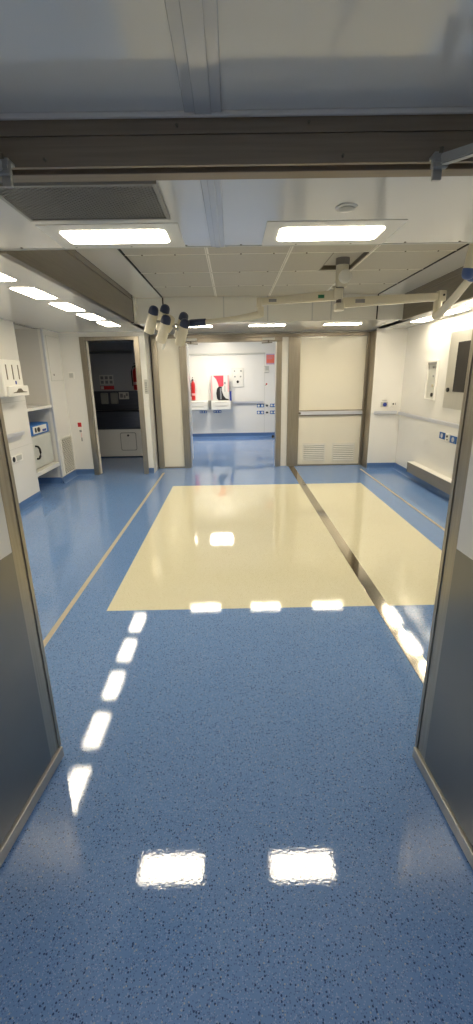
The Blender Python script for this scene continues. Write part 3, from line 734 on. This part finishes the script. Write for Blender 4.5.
def socket_x(label, y0, y1, z0, z1, group):
    t = thing('wall_socket', label, 'socket', (XR, (y0 + y1) / 2, z0), group)
    link('plate', MB().box(XR - .010, XR - .001, y0, y1, z0, z1, .003), 'socket_blue', t)
    cy, cz, r = (y0 + y1) / 2, (z0 + z1) / 2, (z1 - z0) * .34
    link('socket_well', MB().lathe((XR - .010, cy, cz), (-1, 0, 0), [(0, r), (.004, r), (.004, r * .8), (.0012, r * .74), (.001, .001)], 20), 'alu_light', t)
g = 'blue right bay sockets'
socket_x('blue socket on the right bay side wall, the one farther from the steel door edge', 5.575, 5.72, .715, .80, g)
socket_x('blue socket on the right bay side wall, half beside the steel door edge', 5.27, 5.43, .70, .79, g)
s3 = thing('wall_switch', 'small white key switch between the two blue right bay sockets', 'switch', (XR, 5.5, .7))
link('plate', MB().box(XR - .008, XR - .001, 5.465, 5.545, .70, .80, .003), 'plastic', s3)
link('key_barrel', MB().cyl((XR - .016, 5.505, .765), (XR - .008, 5.505, .765), .014, seg=14).cyl((XR - .014, 5.495, .725), (XR - .008, 5.495, .725), .009, seg=12), 'black', s3)
# recessed outlet panel
rp_ = thing('recessed_outlet_panel', 'tall narrow white recessed outlet panel on the right wall beside the monitor', 'outlet panel', (XR, 6.15, 1.2))
link('panel_frame', MB().ring(5.98, 6.29, 1.185, 1.70, XR - .03, XR - .001, .02, 'x', .003), 'white', rp_)
link('panel_back', MB().box(XR - .006, XR - .001, 6.0, 6.27, 1.20, 1.68), 'grey_frame', rp_)
link('top_shade_strip', MB().box(XR - .028, XR - .006, 6.0, 6.27, 1.655, 1.68, .002), 'grey_plastic', rp_)
for y, z, r, m_ in ((6.09, 1.255, .026, 'black'), (6.10, 1.375, .02, 'tan'), (6.10, 1.50, .016, 'grey_plastic'), (6.12, 1.615, .014, 'grey_plastic'), (6.04, 1.615, .014, 'grey_plastic')):
    link('outlet', MB().cyl((XR - .018, y, z), (XR - .006, y, z), r, seg=18), m_, rp_)
mo = thing('wall_monitor', 'dark screen set in a large brushed steel wall panel at the right edge', 'monitor', (XR, 5.2, 1.1))
link('steel_panel', MB().box(XR - .012, XR - .001, 4.15, 5.73, 1.11, 2.02, .003), 'panel_steel', mo)
link('bezel', MB().ring(4.32, 5.50, 1.315, 1.89, XR - .022, XR - .013, .010, 'x', .002), 'black', mo)
link('screen', MB().box(XR - .020, XR - .013, 4.329, 5.491, 1.324, 1.881), 'screen', mo)
link('knob', MB().cyl((XR - .035, 5.625, 1.335), (XR - .012, 5.625, 1.335), .026, seg=18, bev=.004), 'black', mo)
be = thing('wall_bench', 'low brushed steel wall box running along the foot of the right wall', 'bench', (2.68, 5.4, .10))
link('steel_box', MB().box(2.635, XR - .001, 4.3, 6.42, .112, .258, .006), 'bench_steel', be)
link('bright_top', MB().box(2.632, XR - .001, 4.3, 6.424, .258, .268, .003), 'plastic', be)  # white top imitates the steel reflecting the pale wall
link('end_cap', MB().box(2.633, XR - .001, 6.42, 6.426, .110, .257, .002), 'bolt', be)

# ------------------------------------------------------------------ surgical lamp
sl = thing('surgical_lamp', 'ceiling-mounted cream surgical lamp with two jointed arms and a head of capped pods', 'surgical lamp', (1.0, 4.32, HR))
CX, CY = 1.005, 4.33
cm = link('ceiling_column', MB().lathe((CX, CY, HR + .030), (0, 0, -1), [(0, .052), (.05, .052), (.052, .056), (.075, .056), (.20, .054), (.235, .046)]), 'lampcream', sl, True)
link('mount_collar', MB().lathe((CX, CY, HR + .029), (0, 0, -1), [(0, .062), (.052, .062), (.055, .057)]), 'lampgrey', cm, True)
link('round_cap', MB().lathe((CX + .012, CY - .056, 2.372), (0, -1, 0), [(0, .056), (.022, .056), (.030, .048), (.032, .002)]), 'plastic', cm, True)
link('grey_sleeve', MB().lathe((CX - .012, CY, 2.30), (0, 0, -1), [(0, .036), (.085, .036), (.09, .03), (.145, .03)]), 'lampgrey', sl, True)
def arm(name, p0, p1, w0, h0, w1, h1):
    return link(name, MB().bar(p0, p1, w0, h0, w1, h1, .010), 'lampcream', sl)
a1 = arm('spring_arm', (CX - .02, CY, 2.232), (.27, CY + .02, 2.190), .07, .082, .06, .058)
link('hub_block', MB().box(CX - .075, CX + .012, CY - .045, CY + .045, 2.195, 2.285, .01).box(CX - .085, CX - .055, CY - .03, CY + .03, 2.285, 2.305, .005), 'lampcream', a1)
link('green_tag', MB().box(.79, .845, CY - .042, CY - .034, 2.205, 2.232), 'green', a1)
link('printed_tag', MB().box(.345, .415, CY - .024, CY - .016, 2.182, 2.206), 'ink', a1)
link('elbow', MB().box(.235, .285, CY - .03, CY + .05, 2.135, 2.222, .01).cyl((.272, CY + .01, 2.06), (.272, CY + .01, 2.15), .030, seg=20, bev=.005), 'lampcream', a1)
a2 = link('light_arm', MB().tube([(.272, CY + .01, 2.085), (.22, CY + .02, 2.075), (.06, CY + .06, 2.058), (-.10, CY + .10, 2.046), (-.245, CY + .14, 2.038)], [.034, .032, .026, .024, .024]), 'lampcream', sl, True)
link('blue_sleeve', MB().lathe((-.24, CY + .139, 2.040), (-.158, .04, -.004), [(0, .027), (.004, .032), (.15, .034), (.165, .03), (.17, .02)]), 'navy', a2, True)
b1 = arm('spring_arm', (CX + .0, CY - .005, 2.165), (1.93, CY, 2.208), .07, .082, .06, .066)
link('printed_tag', MB().box(1.13, 1.215, CY - .046, CY - .036, 2.160, 2.190), 'ink', b1)
link('end_block', MB().box(CX - .055, CX + .03, CY - .05, CY + .045, 2.10, 2.165, .012), 'lampcream', b1)
link('elbow', MB().box(1.885, 1.955, CY - .04, CY + .04, 2.165, 2.255, .008).cyl((1.90, CY, 2.02), (1.90, CY, 2.18), .038, seg=20, bev=.005), 'lampcream', b1)
link('joint_pin', MB().cyl((1.93, CY - .045, 2.215), (1.93, CY - .038, 2.215), .010, seg=12), 'black', b1)
b2 = link('light_arm', MB().tube([(1.90, CY - .01, 2.045), (1.895, CY - .12, 2.07), (1.86, CY - .40, 2.14), (1.83, CY - .64, 2.21), (1.86, CY - .78, 2.28)], [.036, .036, .033, .030, .028]), 'lampcream', sl, True)
def lamp_head(c, axis, ref, rad, order, cap='navy', ph=0.0):
    # ring of pods whose long axes follow `axis`; c = centre of the ring at cap level
    ax = Vector(axis).normalized(); e1 = (Vector(ref) - ax * Vector(ref).dot(ax)).normalized(); e2 = ax.cross(e1)
    c = Vector(c)
    hd = link('lamp_head', MB().lathe(c + ax * .02, ax, [(0, .03), (.01, .045), (.09, .05), (.13, .038), (.15, .03)]), 'lampcream', sl, True)
    for k in order:
        th = 2 * PI * k / 5 + math.radians(ph)
        p = c + (e1 * math.cos(th) + e2 * math.sin(th)) * rad
        link('pod', MB().lathe(p + ax * .045, ax, [(0, .043), (.005, .045), (.09, .047), (.165, .048), (.180, .048), (.183, .042), (.176, .037), (.175, .002)]), 'lampcream', hd, True)
        link('pod_cap', MB().lathe(p + ax * .046, -ax, [(0, .047), (.02, .047), (.045, .043), (.062, .033), (.070, .018), (.072, .002)]), cap, hd, True)
        link('pod_arm', MB().cyl(c + ax * .09, p + ax * .11, .012, seg=12), 'alu', hd)
    link('sterile_handle', MB().lathe(c + ax * .15, ax, [(0, .026), (.02, .026), (.03, .018), (.19, .015), (.20, .012)]), 'plastic', hd, True)
    return hd
lamp_head((-.572, CY + .17, 2.118), (-.39, .40, -1), (1, 0, 0), .165, range(5), 'navy', 28)
lamp_head((1.885, 3.48, 2.195), (.10, -.16, .98), (-1, 0, 0), .165, range(5), 'blueclear', 0)

# ------------------------------------------------------------------ world, camera, colour
w = bpy.data.worlds.new('world'); SC.world = w; w.use_nodes = True
w.node_tree.nodes['Background'].inputs[0].default_value = (0.5, 0.55, 0.6, 1)
w.node_tree.nodes['Background'].inputs[1].default_value = 0.05

cam = bpy.data.cameras.new('camera'); co = bpy.data.objects.new('camera', cam); COL.objects.link(co)
f, pi_, ya, ro = 430.5, 0.307243, 0.0046187, -0.0164993
fw = Vector((math.sin(ya) * math.cos(pi_), math.cos(ya) * math.cos(pi_), -math.sin(pi_)))
r0 = Vector((math.cos(ya), -math.sin(ya), 0)); u0 = r0.cross(fw)
r = r0 * math.cos(ro) + u0 * math.sin(ro); u = -r0 * math.sin(ro) + u0 * math.cos(ro)
co.matrix_world = Matrix(((r.x, u.x, -fw.x, 0), (r.y, u.y, -fw.y, 0), (r.z, u.z, -fw.z, 1.55), (0, 0, 0, 1)))
cam.sensor_fit = 'VERTICAL'; cam.sensor_height = 36.0; cam.lens = f / 1024 * 36.0
cam.clip_start = 0.05; cam.clip_end = 60
SC.camera = co
SC.view_settings.view_transform = 'Standard'; SC.view_settings.look = 'None'
SC.view_settings.gamma = 1.0; SC.view_settings.use_curve_mapping = False
SC.view_settings.exposure = 1.18
SC.cycles.use_denoising = True
SC.cycles.max_bounces = 10; SC.cycles.diffuse_bounces = 6; SC.cycles.glossy_bounces = 5
SC.cycles.sample_clamp_indirect = 6
